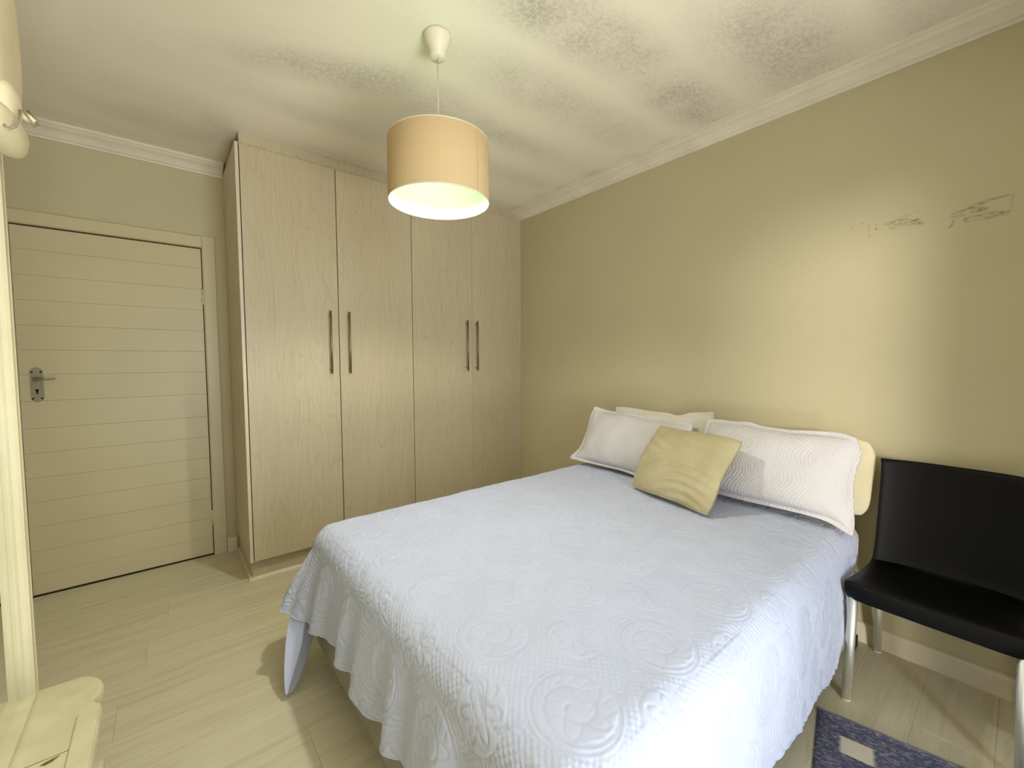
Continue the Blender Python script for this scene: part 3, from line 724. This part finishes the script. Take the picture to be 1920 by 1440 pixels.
rug = fast_mesh('rug', Pr.reshape(-1, 3), grid_faces(*gs.shape), tr_.m, None, True, {'q': gq, 's': gs, 'motif': rect})
rug['label'] = 'blue-grey ribbed cotton rug with beige rectangles, beside the bed'; rug['category'] = 'rug'
def rp(s, q, z): v = c_+e1*s+e2*q; return (v.x, v.y, z)
sel = tube('selvedge', [rp(s, .004+.001*math.sin(s*60), .006) for s in np.linspace(0, RL, 80)], .0052, mat_cloth('selvedge', (140, 132, 122), (92, 90, 104), 200, .5), rug, 8)
sel['label'] = 'beige rolled selvedge'

# ------------------------------------------------------------------ dressing mirror on a low drawer base
dm = thing('dressing_mirror', 'cream painted dressing mirror on a low chest at the left edge', 'mirror', (-.34, 1.12, 0))
half = [(-.48, 1.59), (-.200, 1.588), (-.183, 1.575), (-.168, 1.556), (-.158, 1.535), (-.153, 1.511), (-.155, 1.488), (-.160, 1.470), (-.165, 1.458), (-.162, 1.446), (-.152, 1.432), (-.149, 1.415), (-.149, 1.39)]
YM = 1.12
ol = half+[(x, 2*YM-y) for x, y in half[::-1]]
bobj('top', prism(bmesh.new(), ol[::-1], .418, .450, .008, 3), M_wood, dm, False)
ol2 = [(x-.030 if x > -.4 else x, YM+(y-YM)*.965) for x, y in ol]
bobj('top_moulding', prism(bmesh.new(), ol2[::-1], .398, .418, .004, 2), M_wood, dm)
box('raised_edge', (-.190, -.152, .86, 1.405, .4495, .456), M_wood, dm, .003, 2)
base_o = [(-.46, 1.56), (-.23, 1.56), (-.21, 1.545), (-.205, 1.52), (-.205, .72), (-.21, .695), (-.23, .68), (-.46, .68)]
bobj('chest', prism(bmesh.new(), base_o[::-1], .06, .398, .004, 2), M_wood, dm)
for y0, y1 in ((.74, 1.115), (1.125, 1.50)):
    d = box('drawer', (-.207, -.190, y0, y1, .10, .38), M_wood, dm, .004, 2)
    lathe('knob', [(0, 0), (.006, 0), (.006, .010), (.013, .016), (.014, .024), (.008, .030), (0, .031)], (0, 0, 0), M_wood, d, 16)
    kb = d.children[0]; kb.location = (-.190, (y0+y1)/2, .24); kb.rotation_euler = (0, PI/2, 0)
box('corner_block', (-.198, -.158, 1.455, 1.50, .215, .262), M_wood, dm, .010, 3)
for y in (.72, 1.52):
    for x in (-.43, -.24): lathe('bun_foot', [(0, 0), (.018, 0), (.026, .02), (.028, .04), (.022, .06), (0, .062)], (x, y, 0), M_wood, dm, 20)
box('back_rail', (-.345, -.279, .66, 1.585, .4498, .462), M_wood, dm, .002, 2)
# chipped patch along the top's joint
cv = []; 
for k in range(9):
    f = k/8; x = -.232+.028*f; y = 1.279+.008*f; w_ = .007*math.sin(PI*min(1, f*1.05))*random.uniform(.7, 1.2)+.001
    cv += [(x, y+w_*.3, .4506), (x+.001, y-w_, .4506)]
mobj('paint_chip', cv, [(2*k, 2*k+1, 2*k+3, 2*k+2) for k in range(8)], M_rawwood, dm)['label'] = 'bare brown wood chip'
box('joint_line', (-.268, -.166, 1.2920, 1.2932, .4500, .4506), M_rawwood, dm)
# mirror frame
MY0, MY1, MZ0, MZ1 = .66, 1.592, .452, 2.02
st = [(0, 0), (.047, 0), (.047, .020), (.041, .026), (.035, .022), (.030, .026), (.012, .026), (.008, .020), (.005, .012), (0, .008)]
extrude('stile', st, (-.306, MY1-.047, MZ0), (-.306, MY1-.047, MZ1), (0, 1, 0), (1, 0, 0), M_wood, dm)
extrude('stile', st, (-.306, MY0+.047, MZ0), (-.306, MY0+.047, MZ1), (0, -1, 0), (1, 0, 0), M_wood, dm)
extrude('rail', st, (-.306, MY0+.045, MZ1-.047), (-.306, MY1-.045, MZ1-.047), (0, 0, 1), (1, 0, 0), M_wood, dm)
box('backboard', (-.335, -.308, MY0+.005, MY1-.005, MZ0, MZ1-.005), M_wood, dm)
tm_ = NT('silvered_glass'); tm_.set(color=(.86, .90, .84), metal=1.0, rough=.015)
box('mirror_glass', (-.3075, -.3030, MY0+.044, MY1-.044, MZ0+.006, MZ1-.044), tm_.m, dm)
# carved beads along the outer edge, at the foot and near the top
me_b = None
for z in list(np.arange(.47, .53, .014))+list(np.arange(1.68, 1.80, .014)):
    if me_b is None:
        bm = bmesh.new(); bmesh.ops.create_icosphere(bm, subdivisions=2, radius=.009)
        o = bobj('carved_bead', bm, M_wood, None, True); me_b = o.data
    else:
        o = bpy.data.objects.new('carved_bead', me_b); link(o)
    o.location = (-.288, MY1+.002, z); o.scale = (.8, 1, 1); o.parent = dm; o.matrix_parent_inverse = Matrix.Translation(-dm.location)

# ------------------------------------------------------------------ cream bag hanging on the mirror's top corner
bag = thing('bag', 'cream soft bag with metal ring and strap hanging on the mirror corner', 'bag', (-.28, 1.56, 1.80))
def blob(name, c, r, mat, parent, seed, amp_=.06, e=2.3, seg=40, drop=0.0):
    th_, ph = np.meshgrid(np.linspace(0, 2*PI, seg*2), np.linspace(0, PI, seg), indexing='ij')
    def sg(a, k): return np.sign(a)*np.abs(a)**(2/k)
    x = sg(np.sin(ph), e)*sg(np.cos(th_), e); y = sg(np.sin(ph), e)*sg(np.sin(th_), e); z = sg(np.cos(ph), e)
    k = 1+amp_*soft(th_.astype(float)*0+x*.4, y*.4+z*.3, 1.1, seed)+amp_*.5*soft(x*.3, z*.6, 2.6, seed+5)
    w_ = 1+drop*z
    Vb = np.stack([c[0]+x*r[0]*k*w_, c[1]+y*r[1]*k*w_, c[2]+z*r[2]*k], -1).reshape(-1, 3)
    return fast_mesh(name, Vb, grid_faces(*x.shape), mat, parent, True)
blob('pouch', (-.252, 1.41, 1.985), (.031, .13, .20), M_bag, bag, 3, .10)
blob('flap', (-.232, 1.375, 1.835), (.020, .05, .042), M_bag, bag, 8, .05)
blob('gusset', (-.249, 1.42, 1.795), (.034, .12, .036), M_bag, bag, 9, .10)
tube('ring', [(-.231, 1.325, 1.795), (-.231, 1.325, 1.779), (-.228, 1.325, 1.770), (-.222, 1.325, 1.767), (-.214, 1.325, 1.774), (-.209, 1.325, 1.788), (-.207, 1.33, 1.812)], .0022, M_plate, bag, 8)
tube('buckle', [(-.216, 1.385, 1.846), (-.206, 1.39, 1.825), (-.197, 1.395, 1.808), (-.192, 1.40, 1.818), (-.197, 1.405, 1.832), (-.208, 1.405, 1.844)], .0024, M_plate, bag, 8)
tube('strap', [(-.222, 1.40, 1.835), (-.207, 1.40, 1.826), (-.197, 1.40, 1.820)], [.006, .009, .005], M_bag, bag, 8)
